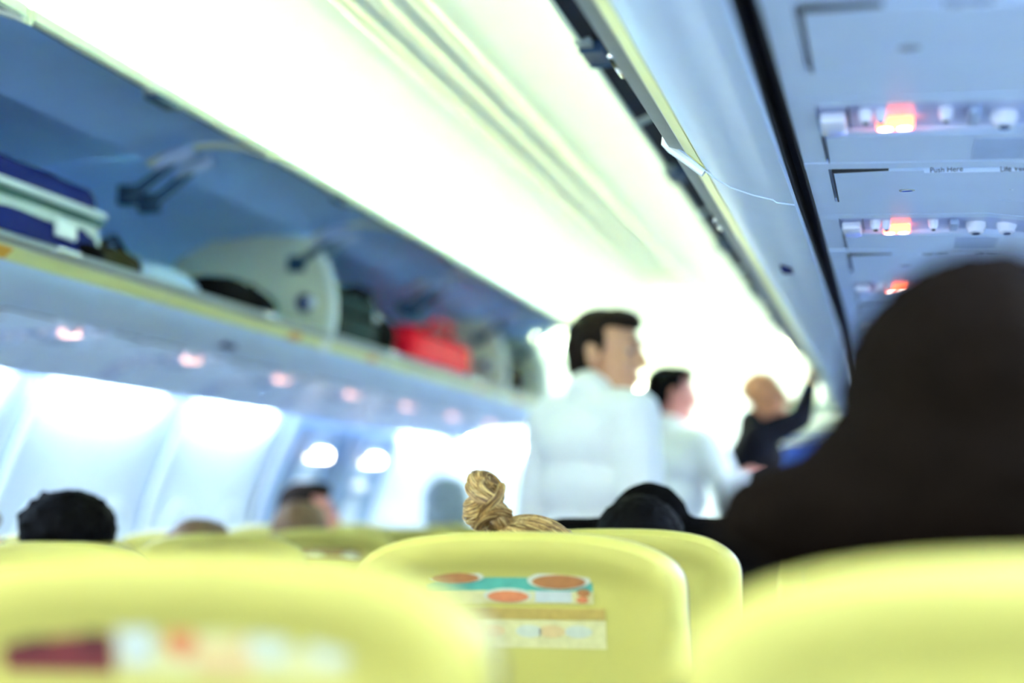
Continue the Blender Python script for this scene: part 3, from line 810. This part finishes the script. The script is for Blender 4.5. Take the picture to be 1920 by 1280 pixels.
def person(label, loc, rz, H=1.75, head_rot=(0, 0, 0), pose='stand', shirt='shirt', trousers='navy', skin='skin', hair=None,
           lean=0.0, arms=None, voxel=0.008, hair_fn=None, head_shift=(0, 0, 0), wide=1.0, group=None, tuck=True, head_scale=1.0):
    root = empty('person', loc, rz)
    k = H/1.75
    def V(x, y, z): return Vector((x*wide, y, z))*k
    if pose == 'stand':
        pel = V(0, 0, 0.97)
        def T(p):
            q = p - pel; q.rotate(Euler((-lean, 0, 0))); return q + pel
        hipz, base = 0.92, 0.0
        legs = [(V(s*0.09, 0, 0.92), V(s*0.10, 0.02, 0.50), V(s*0.105, -0.02, 0.09), V(s*0.11, 0.13, 0.035)) for s in (-1, 1)]
    else:
        # seated: drop the pelvis on the cushion, thighs forward, shanks down
        drop = 0.97 - 0.56/k
        pel = V(0, 0, 0.97 - drop)
        def T(p):
            q = p - Vector((0, 0, drop*k)) - pel; q.rotate(Euler((-lean, 0, 0))); return q + pel
        legs = [(V(s*0.09, 0.02, 0.56/k), V(s*0.10, 0.265, 0.555/k), V(s*0.10, 0.235, 0.10), V(s*0.105, 0.31, 0.035)) for s in (-1, 1)]
    sh = {s: T(V(s*0.178, -0.005, 1.425)) for s in (-1, 1)}
    neck0, neck1 = T(V(0, -0.005, 1.46)), T(V(0, 0.008, 1.56))
    HC = T(V(0, 0.02, 1.635)) + Vector(head_shift)
    if Vector(head_shift).length > 0: neck1 = HC - V(0, 0.012, 0.075)
    HR = Euler(head_rot)
    A = {}
    for s in (-1, 1):
        if arms and s in arms: A[s] = (sh[s], Vector(arms[s][0])*k, Vector(arms[s][1])*k)
        elif pose == 'stand': A[s] = (sh[s], T(V(s*0.225, -0.02, 1.13)), T(V(s*0.225, 0.06, 0.88)))
        else: A[s] = (sh[s], sh[s] + V(-s*0.012, 0.14, -0.19), sh[s] + V(-s*0.07, 0.30, -0.23))
    b = MB()
    torso = [(V(0, 0, 0.95), (0.165, 0.115, 0.10)), (V(0, 0.005, 1.08), (0.145, 0.105, 0.11)), (V(0, 0.005, 1.22), (0.155, 0.115, 0.12)), (V(0, 0.0, 1.34), (0.165, 0.115, 0.10))]
    def trunk(mb, add=0.0, zmin=0.0):
        for c, r in torso:
            if c.z/k < zmin: continue
            mb.ball(T(c) if pose == 'stand' or True else c, tuple((q + add)*k*(wide if i == 0 else 1) for i, q in enumerate(r)), sub=3, rot=Euler((-lean, 0, 0)))
        for s in (-1, 1):
            mb.limb(T(V(0, -0.01, 1.42)), (0.060 + add)*k, sh[s], (0.056 + add)*k)
            mb.limb(T(V(s*0.08, 0.0, 1.33)), (0.09 + add)*k, sh[s] - V(s*0.02, 0, 0.02), (0.06 + add)*k)
        mb.limb(T(V(0, -0.012, 1.40)), (0.07 + add)*k, T(V(0, -0.008, 1.49)), (0.057 + add)*k)
    trunk(b)
    b.limb(neck0, 0.058*k, neck1, 0.054*k)
    kh = k*head_scale if pose == 'stand' else max(k, 0.95)*head_scale
    P = head_volumes(b, HC, HR, kh)
    for s in (-1, 1):
        a0, a1, a2 = A[s]
        b.limb(a0, 0.050*k, a1, 0.038*k); b.limb(a1, 0.038*k, a2, 0.026*k)
        d = (a2 - a1).normalized()
        sd = Vector((0, 1, 0)) if abs(d.y) < 0.8 else Vector((s*1.0, 0, 0.2))
        hand_volumes(b, a2, d, sd*(-1 if s > 0 else 1) if abs(d.y) < 0.8 else -sd, 0.5)
        h, kn, an, toe = legs[0 if s < 0 else 1]
        b.limb(h, 0.085*k, kn, 0.055*k); b.limb(kn, 0.055*k, an, 0.036*k); b.limb(an - V(0, 0.02, 0.04), 0.034*k, toe, 0.026*k)
    body = link('body', remesh(b, voxel, 3, 'body'), skin, root)
    # clothing
    c = MB(); trunk(c, 0.020, 0.0 if not tuck else 1.0)
    if tuck: c.ball(T(V(0, 0.0, 1.03)), (0.163*k*wide, 0.12*k, 0.10*k), sub=3)
    for s in (-1, 1):
        a0, a1, a2 = A[s]
        c.limb(a0, 0.074*k, a1, 0.060*k); c.limb(a1, 0.060*k, a1 + (a2 - a1)*0.93, 0.042*k)
    sm = remesh(c, max(voxel, 0.009), 4, 'shirt')
    if pose == 'stand':      # soft folds in the cloth
        bm = bmesh.new(); bm.from_mesh(sm); bm.normal_update()
        for v in bm.verts:
            q = Vector((v.co.x*9, v.co.y*9, v.co.z*5))
            v.co += v.normal*(0.010*noise.noise(q) + 0.005*noise.noise(q*2.3))
        bm.to_mesh(sm); bm.free()
    link('shirt', sm, shirt, root)
    if shirt == 'shirt':
        n0 = T(V(0, -0.006, 1.485)); axis = (neck1 - neck0).normalized()
        cb = MB().tube([n0 - axis*0.012*k, n0 + axis*0.018*k, n0 + axis*0.036*k], [0.075*k, 0.068*k, 0.063*k], 20, caps=False)
        cb.tube([n0 + axis*0.036*k, n0 + axis*0.01*k], [0.0635*k, 0.079*k], 20, caps=False)
        cb.build('collar', shirt, root)
    t = MB()
    for s in (-1, 1):
        h, kn, an, toe = legs[0 if s < 0 else 1]
        t.limb(h + (V(0, 0, 0.06) if pose == 'stand' else Vector((0, 0, 0))), 0.105*k, kn, 0.078*k); t.limb(kn, 0.078*k, an + V(0, 0, 0.03), 0.062*k)
    t.ball(pel, (0.17*k, 0.13*k, 0.10*k), sub=3)
    link('trousers', remesh(t, 0.012, 3, 'trousers'), trousers, root)
    f = MB()
    for s in (-1, 1):
        h, kn, an, toe = legs[0 if s < 0 else 1]
        f.limb(an - V(0, 0.03, 0.045), 0.045*k, toe + V(0, 0.02, 0.008), 0.038*k)
    fm = remesh(f, 0.012, 2, 'shoes')
    link('shoes', fm, 'blackcloth', root)
    for s in (-1, 1):
        e = MB().ball(P(s*0.030, 0.0735, 0.006), 0.0105*kh).build('eye', 'eye', root)
        v = Vector((0, 0.0105, 0)); v.rotate(HR)
        MB().ball(P(s*0.030, 0.0735, 0.006) + v*kh*0.85, 0.0055*kh).build('iris', 'iris', e)
        br = MB().tube([P(s*q, 0.0965 - abs(q - 0.02)*0.25, 0.030 + 0.006*math.sin((q-0.012)/0.035*PI)) for q in np.linspace(0.012, 0.05, 6)], [0.002, 0.0036, 0.0038, 0.0035, 0.003, 0.0015], 6)
        br.build('eyebrow', 'hair_dark' if hair != 'hair_grey' else 'hair_grey', root)
    if hair:
        hm = MB()
        def E(cc, r):
            bm = bmesh.new(); bmesh.ops.create_icosphere(bm, subdivisions=3, radius=1)
            for v in bm.verts: v.co = P(cc[0] + v.co.x*r[0], cc[1] + v.co.y*r[1], cc[2] + v.co.z*r[2])
            hm.bm(bm)
        (hair_fn or short_hair)(E)
        me = remesh(hm, 0.006, 2, 'hair')
        bm = bmesh.new(); bm.from_mesh(me)
        bm.normal_update()
        amp = 0.004
        for v in bm.verts:
            q = v.co*70
            v.co += v.normal*(amp*noise.noise(q) + 0.0025*noise.noise(v.co*220))
        bm.to_mesh(me); bm.free()
        link('hair', me, hair, root)
    tag(root, label, 'person', group)
    return root, P, HC

def short_hair(E):
    E((0, -0.030, 0.044), (0.080, 0.092, 0.080))
    E((0, -0.058, 0.012), (0.074, 0.066, 0.075))
    E((0, -0.070, -0.030), (0.060, 0.045, 0.055))
    E((0, 0.020, 0.088), (0.066, 0.070, 0.036))
    E((0.0, 0.050, 0.086), (0.052, 0.040, 0.026))
    for s in (-1, 1): E((s*0.068, -0.002, 0.030), (0.014, 0.026, 0.045))
def full_hair(E):
    E((0, -0.024, 0.044), (0.092, 0.106, 0.092))
    E((0, -0.060, -0.020), (0.086, 0.070, 0.085))
    E((0, 0.020, 0.088), (0.074, 0.080, 0.045))
    for s in (-1, 1): E((s*0.072, -0.010, 0.0), (0.022, 0.05, 0.09))
def afro(E):
    E((0, -0.022, 0.050), (0.112, 0.118, 0.092)); E((0, -0.06, -0.01), (0.10, 0.075, 0.09))
    for i in range(26):
        a = i*2.4; z = -0.2 + 1.1*i/26
        r = math.sqrt(max(0.05, 1 - z*z))
        E((0.104*r*math.cos(a), -0.024 + 0.108*r*math.sin(a)*(1 if math.sin(a) < 0.3 else 0.5), 0.052 + 0.084*z), (0.016, 0.016, 0.014))
def long_hair(E):
    E((-0.004, -0.020, 0.034), (0.108, 0.116, 0.102))
    E((-0.014, -0.055, -0.03), (0.124, 0.082, 0.09))
    E((-0.03, -0.06, -0.052), (0.172, 0.07, 0.058))
    E((0, -0.065, -0.17), (0.125, 0.07, 0.11))
    E((-0.02, -0.05, -0.25), (0.155, 0.07, 0.09))
    for s in (-1, 1):
        E((s*0.085, 0.0, -0.08), (0.028, 0.055, 0.13)); E((s*0.115, -0.02, -0.19), (0.045, 0.06, 0.11))
    E((0, 0.020, 0.088), (0.074, 0.080, 0.045))

# standing men in the aisle
R = math.radians
person('tall dark-haired man in white shirt standing in the aisle, nearest, face turned right', (0.20, 4.56, 0), R(-40), 1.77,
       head_rot=(R(-4), 0, R(-66)), hair='hair_dark', lean=0.04, wide=1.08, head_scale=1.1, head_shift=(0.0, 0.03, -0.022))
person('white-shirted man with black hair in the aisle behind the nearest man, arm held out', (0.17, 6.40, 0), R(-28), 1.755,
       head_rot=(R(-4), 0, R(-38)), hair='hair_black', arms={1: ((0.30, 0.03, 1.20), (0.215, 0.22, 1.29))}, skin='skin_pink', lean=0.03)
m3, P3, H3 = person('bald man in charcoal sweater reaching up to the right overhead bin', (0.43, 7.52, 0), R(-78), 1.85,
       head_rot=(R(4), 0, R(-14)), head_shift=(0, 0.02, -0.02), hair=None, shirt='greywool', arms={1: ((0.21, 0.17, 1.50), (0.16, 0.22, 1.65))}, skin='skin_fair', tuck=False)

# seated passengers: only what shows above the seat backs matters, but each is a whole figure
def seat_person(label, x, y, crown, hair, hair_fn=full_hair, top=0.137, **kw):
    """whole seated figure, slouched back along the seat until its crown is at height `crown`, head centre at (x, y)"""
    H = kw.setdefault('H', 1.60)
    k = H/1.75
    rest = 0.56 + (1.635 - 0.97)*k
    want = crown - top*k
    lean = -0.12
    if want < rest: lean = -math.acos(max(0.8, (want - 0.56)/(rest - 0.56)))
    shift = want - (0.56 + (rest - 0.56)*math.cos(lean))
    fwd = math.sin(-lean)*(rest - 0.56)
    if 'lean' in kw: lean = kw.pop('lean')
    else: kw['head_shift'] = (kw.pop('hx', 0.0), 0, shift)
    if 'pelvis_y' in kw: py = kw.pop('pelvis_y')
    else: py = y + fwd
    return person(label, (x, py, 0), 0.0, pose='seat', lean=lean, voxel=0.010, trousers='dullcloth', tuck=False, hair=hair, hair_fn=hair_fn, **kw)

seat_person('passenger with thick black hair above the left edge seat', -0.645, 3.19, 1.196, 'hair_black', afro, top=0.142, hx=-0.065, shirt='blackcloth')
seat_person('passenger with brown hair barely showing above a left seat', -0.625, 3.95, 1.122, 'hair_brown', full_hair, hx=-0.13, shirt='dullcloth', H=1.5)
seat_person('brown-haired passenger in front of the dark-haired profile on the left', -0.625, 4.71, 1.182, 'hair_brown', full_hair, hx=-0.135, shirt='dullcloth')
seat_person('dark-haired passenger in profile facing right, pink face, by the left windows', -1.06, 5.44, 1.277, 'hair_dark', short_hair, hx=0.04, head_rot=(0, 0, R(-75)), skin='skin_pink', shirt='dullcloth', H=1.68)
seat_person('grey-haired passenger above a left seat, left of the blonde bun', -0.62, 6.20, 1.297, 'hair_grey', full_hair, hx=-0.09, shirt='dullcloth', H=1.72)
seat_person('fair-skinned passenger cut off by the left frame edge', -1.10, 3.42, 1.165, 'hair_brown', short_hair, head_rot=(0, 0, R(-100)), skin='skin', shirt='dullcloth', lean=-0.05, pelvis_y=3.345, head_shift=(0.015, 0.04, -0.11))
seat_person('passenger with black hair and dark shoulders bending forward, right of the blonde bun', 0.594, 3.02, 1.206, 'hair_black', full_hair, shirt='blackcloth', wide=0.92,
            H=1.95, lean=0.06, pelvis_y=3.15, head_shift=(-0.004, -0.12, -0.240), head_rot=(-0.35, 0, 0), head_scale=0.86)
seat_person('nearest passenger, very blurred dark long hair filling the right edge', 1.158, 1.15, 1.343, 'hair_near', long_hair, shirt='blackcloth', top=0.14, H=1.72)

# woman with the blonde bun, in focus
bun_root, BP, BC = seat_person('blonde woman with hair twisted into a bun, above the centre seat', 0.585, 2.215, 1.146, 'blonde_dark', full_hair, top=0.135, shirt='dullcloth', H=1.60, head_scale=0.92, hx=-0.015)
inv = Matrix.Translation(-bun_root.location)
def strands_into(mb, path, width, n, r, mats, rnd, steps=26):
    """many fine hairs following one thick rope"""
    for i in range(n):
        a = rnd.uniform(0, 2*PI); d = width*math.sqrt(rnd.uniform(0.35, 1))
        ph = rnd.uniform(-0.25, 0.25)
        pts = []
        prev = None
        for j in range(steps):
            t = j/(steps-1)
            p = path(t); q = path(min(1, t + 0.01)) - path(max(0, t - 0.01))
            q.normalize()
            u = q.cross(Vector((0.2, 0.9, 0.3))).normalized(); w = q.cross(u)
            ang = a + ph*t*6
            taper = 0.75 + 0.25*math.sin(PI*min(1, max(0, t)))
            pts.append(p + (u*math.cos(ang) + w*math.sin(ang))*d*taper)
        mb.tube(pts, r, 4, mats[rnd.randrange(len(mats))], caps=False)
rnd = random.Random(3)
hm = ['blonde', 'blonde', 'blonde_light', 'blonde_brown', 'blonde_dark']
C0 = Vector((0.5215, 2.170, 1.172)) - bun_root.location     # bun centre in the woman's frame
bunmb = MB()
def lobe(c, r, eul, n, arc, lat=1.3, thick=0.0006):
    """hair wound round a lobe: fine strands on circles about a tilted axis"""
    bunmb.ball(c, tuple(q*0.93 for q in r), 'blonde_brown', sub=3, rot=eul)
    for i in range(n):
        ph = rnd.uniform(-lat, lat); t0 = rnd.uniform(0, 2*PI); ar = rnd.uniform(arc*0.6, arc); dr = rnd.uniform(-0.12, 0.12)
        k = rnd.uniform(0.95, 1.03); wob = rnd.uniform(0, 6)
        pts = []
        for j in range(22):
            q = t0 + ar*j/21
            f = ph + dr*j/21 + 0.05*math.sin(3*q + wob)
            p = Vector((r[0]*math.cos(f)*math.cos(q), r[1]*math.cos(f)*math.sin(q), r[2]*math.sin(f)))*k
            p *= 1 + 0.04*math.sin(ph*7 + 1.0)
            p.rotate(eul); pts.append(c + p)
        bunmb.tube(pts, thick, 4, hm[rnd.randrange(len(hm))], caps=False)
def lock(a, b, c, d, w, n):
    """a thick lock on a Bezier curve"""
    fn = lambda t: a*(1-t)**3 + b*3*t*(1-t)**2 + c*3*t*t*(1-t) + d*t**3
    bunmb.tube([fn(t) for t in np.linspace(0, 1, 18)], [w*0.85*(0.55 + 0.45*math.sin(PI*min(1, max(0, t*0.9 + 0.05)))) for t in np.linspace(0, 1, 18)], 8, 'blonde_brown')
    strands_into(bunmb, fn, w, n, 0.00055, hm, rnd)
V3 = lambda x, y, z: C0 + Vector((x*1.12, y, z))
lobe(V3(-0.004, 0, 0.021), (0.030, 0.025, 0.021), Euler((0.5, 0.75, 0.2)), 230, 4.5)
lobe(V3(-0.010, -0.001, -0.012), (0.025, 0.023, 0.026), Euler((0.2, -0.5, 0.4)), 200, 4.0)
lobe(V3(0.013, -0.002, -0.018), (0.023, 0.022, 0.019), Euler((-0.3, 0.9, 0.0)), 180, 4.0)
lock(V3(-0.022, -0.014, 0.026), V3(-0.016, -0.032, 0.010), V3(0.006, -0.034, 0.004), V3(0.022, -0.018, -0.006), 0.0085, 80)
lock(V3(0.020, -0.012, 0.026), V3(0.026, -0.030, 0.008), V3(0.000, -0.036, -0.002), V3(-0.006, -0.020, -0.026), 0.0080, 80)
lock(V3(-0.004, -0.020, 0.034), V3(-0.008, -0.034, 0.020), V3(0.010, -0.036, 0.012), V3(0.022, -0.020, 0.004), 0.0065, 60)
lock(V3(0.030, -0.008, -0.014), V3(0.020, -0.030, -0.008), V3(0.000, -0.032, -0.014), V3(-0.010, -0.018, -0.034), 0.0085, 80)
bun = bunmb.build('bun', None, bun_root)
# combed hair over the crown, drawn up towards the bun
cap = MB()
HCc = BC
for i in range(420):
    a = rnd.uniform(0, 2*PI); lat = rnd.uniform(0.05, 1.25)
    s0 = Vector((0.093*math.sin(lat)*math.cos(a), -0.02 + 0.107*math.sin(lat)*math.sin(a), 0.045 + 0.094*math.cos(lat)))*0.95
    end = C0 - HCc + Vector((rnd.uniform(-0.014, 0.014), rnd.uniform(-0.012, 0.012), -0.022))
    pts = []
    for t in np.linspace(0, 1, 12):
        p = s0.lerp(end, t)
        d = Vector((p.x/0.0884, (p.y + 0.019)/0.1017, (p.z - 0.0428)/0.0893))
        if d.length > 0.01 and t < 0.9:
            k2 = (1 - t*0.3)
            q = d.normalized()*1.012
            pr = Vector((q.x*0.0884, q.y*0.1017 - 0.019, q.z*0.0893 + 0.0428))
            p = p.lerp(pr, min(1, k2 + 0.25))
        pts.append(HCc + p)
    pts = [HCc + (q - HCc)*(0.925 if (q - HCc).length > 0.07 else 0.95) for q in pts]
    cap.tube(pts, 0.0007, 4, hm[rnd.randrange(5)], caps=False)
for i in range(5):     # a few stray hairs
    a = rnd.uniform(2.6, 3.6)
    st = HCc + Vector((0.088*math.cos(a)*0.9, -0.02 + 0.09*math.sin(a)*0.6, 0.11))
    cap.tube([st, st + Vector((rnd.uniform(-0.02, 0.02), 0, 0.012)), st + Vector((rnd.uniform(-0.05, 0.05), 0, rnd.uniform(0.0, 0.03)))], 0.00012, 3, 'blonde_light', caps=False)
co = cap.build('combed_hair', None, bun_root); co['kind'] = 'stuff'

# ------------------------------------------------------------------ bags in the left bins
def soft_box(x0, x1, y0, y1, z0, z1, r, sag=0.0, seed=1, sub=3):
    """stuffed soft bag: rounded box with gentle lumps"""
    bm = bmesh.new()
    bmesh.ops.create_cube(bm, size=2)
    bmesh.ops.subdivide_edges(bm, edges=bm.edges[:], cuts=9, use_grid_fill=True)
    hx, hy, hz = abs(x1-x0)/2, abs(y1-y0)/2, abs(z1-z0)/2
    for v in bm.verts:
        p = Vector((v.co.x*hx, v.co.y*hy, v.co.z*hz))
        rr = min(r, hx*0.95, hy*0.95, hz*0.95)
        core = Vector((max(-hx+rr, min(hx-rr, p.x)), max(-hy+rr, min(hy-rr, p.y)), max(-hz+rr, min(hz-rr, p.z))))
        d = p - core
        if d.length > rr and d.length > 0: p = core + d.normalized()*rr
        nn = noise.noise(p*14 + Vector((seed, 0, 0)))*0.010
        up = (v.co.z + 1)/2
        p.z -= sag*up*(abs(v.co.y)**2)*hz
        v.co = p*(1 + nn/ max(hx, hz)) + Vector(((x0+x1)/2, (y0+y1)/2, (z0+z1)/2))
    return MB().bm(bm)
FZ = 1.757
def bag_root(name, x, y, label):
    e = empty(name, (x - 0.035, y, FZ)); tag(e, label, 'bag', None); return e
# navy and white holdall
b = bag_root('holdall', -1.0, 3.2, 'navy-topped white holdall with dark front pocket in the left bin')
soft_box(-0.235, 0.225, -0.30, 0.30, 0.0, 0.145, 0.035, seed=2).build('body', 'bag_grey', b)
soft_box(-0.228, 0.218, -0.29, 0.292, 0.125, 0.205, 0.045, 0.15, seed=3).build('lid', 'bag_navy', b)
MB().tube([(0.228, y, 0.108) for y in np.linspace(-0.27, 0.27, 8)], 0.010, 8).build('stripe', 'bag_green', b)
MB().tube([(0.232, y, 0.128) for y in np.linspace(-0.28, 0.28, 8)], 0.009, 8).build('piping', 'white_trim', b)
pk = soft_box(0.205, 0.245, -0.25, 0.25, 0.006, 0.075, 0.02, seed=4).build('front_pocket', 'bag_navy', b)
MB().box(0.243, 0.258, 0.02, 0.11, 0.035, 0.078, 0.008).build('buckle', 'white_trim', pk)
MB().ball((0.243, 0.20, 0.030), (0.012, 0.075, 0.018)).build('pocket_flap', 'bag_black', pk)
MB().tube([(0.05, -0.15, 0.20), (0.08, -0.12, 0.235), (0.08, 0.10, 0.235), (0.05, 0.13, 0.20)], 0.011, 8).build('handle', 'bag_navy', b)
# black backpack
b = bag_root('backpack', -1.05, 2.775, 'black backpack cut by the left frame edge, in the left bin')
soft_box(-0.2, 0.2, -0.12, 0.115, 0.0, 0.25, 0.07, 0.1, seed=6).build('body', 'bag_black', b)
soft_box(0.17, 0.235, -0.09, 0.09, 0.03, 0.19, 0.03, seed=7).build('front_pocket', 'bag_black', b)
MB().tube([(0.236, -0.07, 0.16), (0.239, 0.0, 0.165), (0.236, 0.07, 0.16)], 0.004, 6).build('zip', 'chrome', b)
# olive bag, white carrier, black jacket bag
b = bag_root('shoulder_bag', -0.98, 3.67, 'low olive brown bag beside the navy-topped holdall')
soft_box(-0.18, 0.16, -0.13, 0.16, 0.0, 0.095, 0.045, 0.2, seed=9).build('body', 'bag_brown', b)
MB().tube([(0.12, -0.10, 0.07), (0.14, 0.0, 0.112), (0.12, 0.12, 0.07)], 0.009, 8).build('strap', 'bag_black', b)
b = bag_root('carrier_bag', -1.0, 4.05, 'crumpled white carrier bag between the olive and black bags')
soft_box(-0.16, 0.15, -0.19, 0.19, 0.0, 0.100, 0.05, 0.35, seed=12).build('body', 'bag_white', b)
for y in (-0.06, 0.05):
    MB().tube([(0.05, y - 0.05, 0.090), (0.06, y, 0.110), (0.05, y + 0.05, 0.090)], 0.007, 6).build('handle', 'bag_white', b)
b = bag_root('sports_bag', -0.99, 4.56, 'slumped black bag leaning against the cream divider')
soft_box(-0.18, 0.17, -0.29, 0.22, 0.0, 0.125, 0.06, 0.45, seed=15).build('body', 'bag_black', b)
MB().tube([(0.13, -0.2, 0.05), (0.16, -0.02, 0.105), (0.14, 0.15, 0.05)], 0.010, 8).build('strap', 'bag_black', b)
# teal case with a bright clasp
b = bag_root('trolley_case', -1.02, 5.42, 'dark teal trolley case with a bright clasp, past the cream divider')
soft_box(-0.24, 0.22, -0.36, 0.30, 0.0, 0.235, 0.05, 0.1, seed=18).build('body', 'bag_teal', b)
MB().tube([(0.222, y, 0.12) for y in np.linspace(-0.30, 0.26, 8)], 0.008, 8).build('zip', 'bag_black', b)
MB().ball((0.238, 0.18, 0.135), (0.016, 0.022, 0.022)).build('clasp', 'chrome', b)
MB().tube([(0.22, -0.12, 0.20), (0.255, -0.10, 0.21), (0.255, 0.08, 0.21), (0.22, 0.10, 0.20)], 0.011, 8).build('handle', 'bag_black', b)
b = bag_root('rucksack', -1.04, 5.93, 'dark rucksack between the teal case and the red bag')
soft_box(-0.2, 0.19, -0.17, 0.16, 0.0, 0.20, 0.06, 0.2, seed=20).build('body', 'bag_black', b)
MB().tube([(0.16, -0.1, 0.16), (0.205, -0.05, 0.12), (0.195, -0.03, 0.03)], 0.012, 8).build('strap', 'bag_black', b)
b = bag_root('travel_bag', -1.02, 6.66, 'bright red bag in the left bin before the second cream divider')
soft_box(-0.22, 0.21, -0.46, 0.46, 0.0, 0.205, 0.07, 0.18, seed=22).build('body', 'bag_red', b)
MB().tube([(0.17, -0.2, 0.185), (0.20, -0.15, 0.23), (0.20, 0.10, 0.23), (0.17, 0.15, 0.185)], 0.012, 8).build('handle', 'bag_red', b)
MB().tube([(0.212, y, 0.16) for y in np.linspace(-0.40, 0.36, 8)], 0.006, 6).build('zip', 'bag_black', b)
b = bag_root('suitcase', -1.02, 7.72, 'black suitcase in the last open left bin')
soft_box(-0.24, 0.23, -0.33, 0.42, 0.0, 0.19, 0.05, 0.1, seed=25).build('body', 'bag_black', b)
MB().tube([(0.23, -0.1, 0.13), (0.262, -0.08, 0.13), (0.262, 0.08, 0.13), (0.23, 0.1, 0.13)], 0.011, 8).build('handle', 'bag_brown', b)
MB().box(0.222, 0.236, 0.12, 0.30, 0.06, 0.16, 0.01).build('front_pocket', 'bag_brown', b)
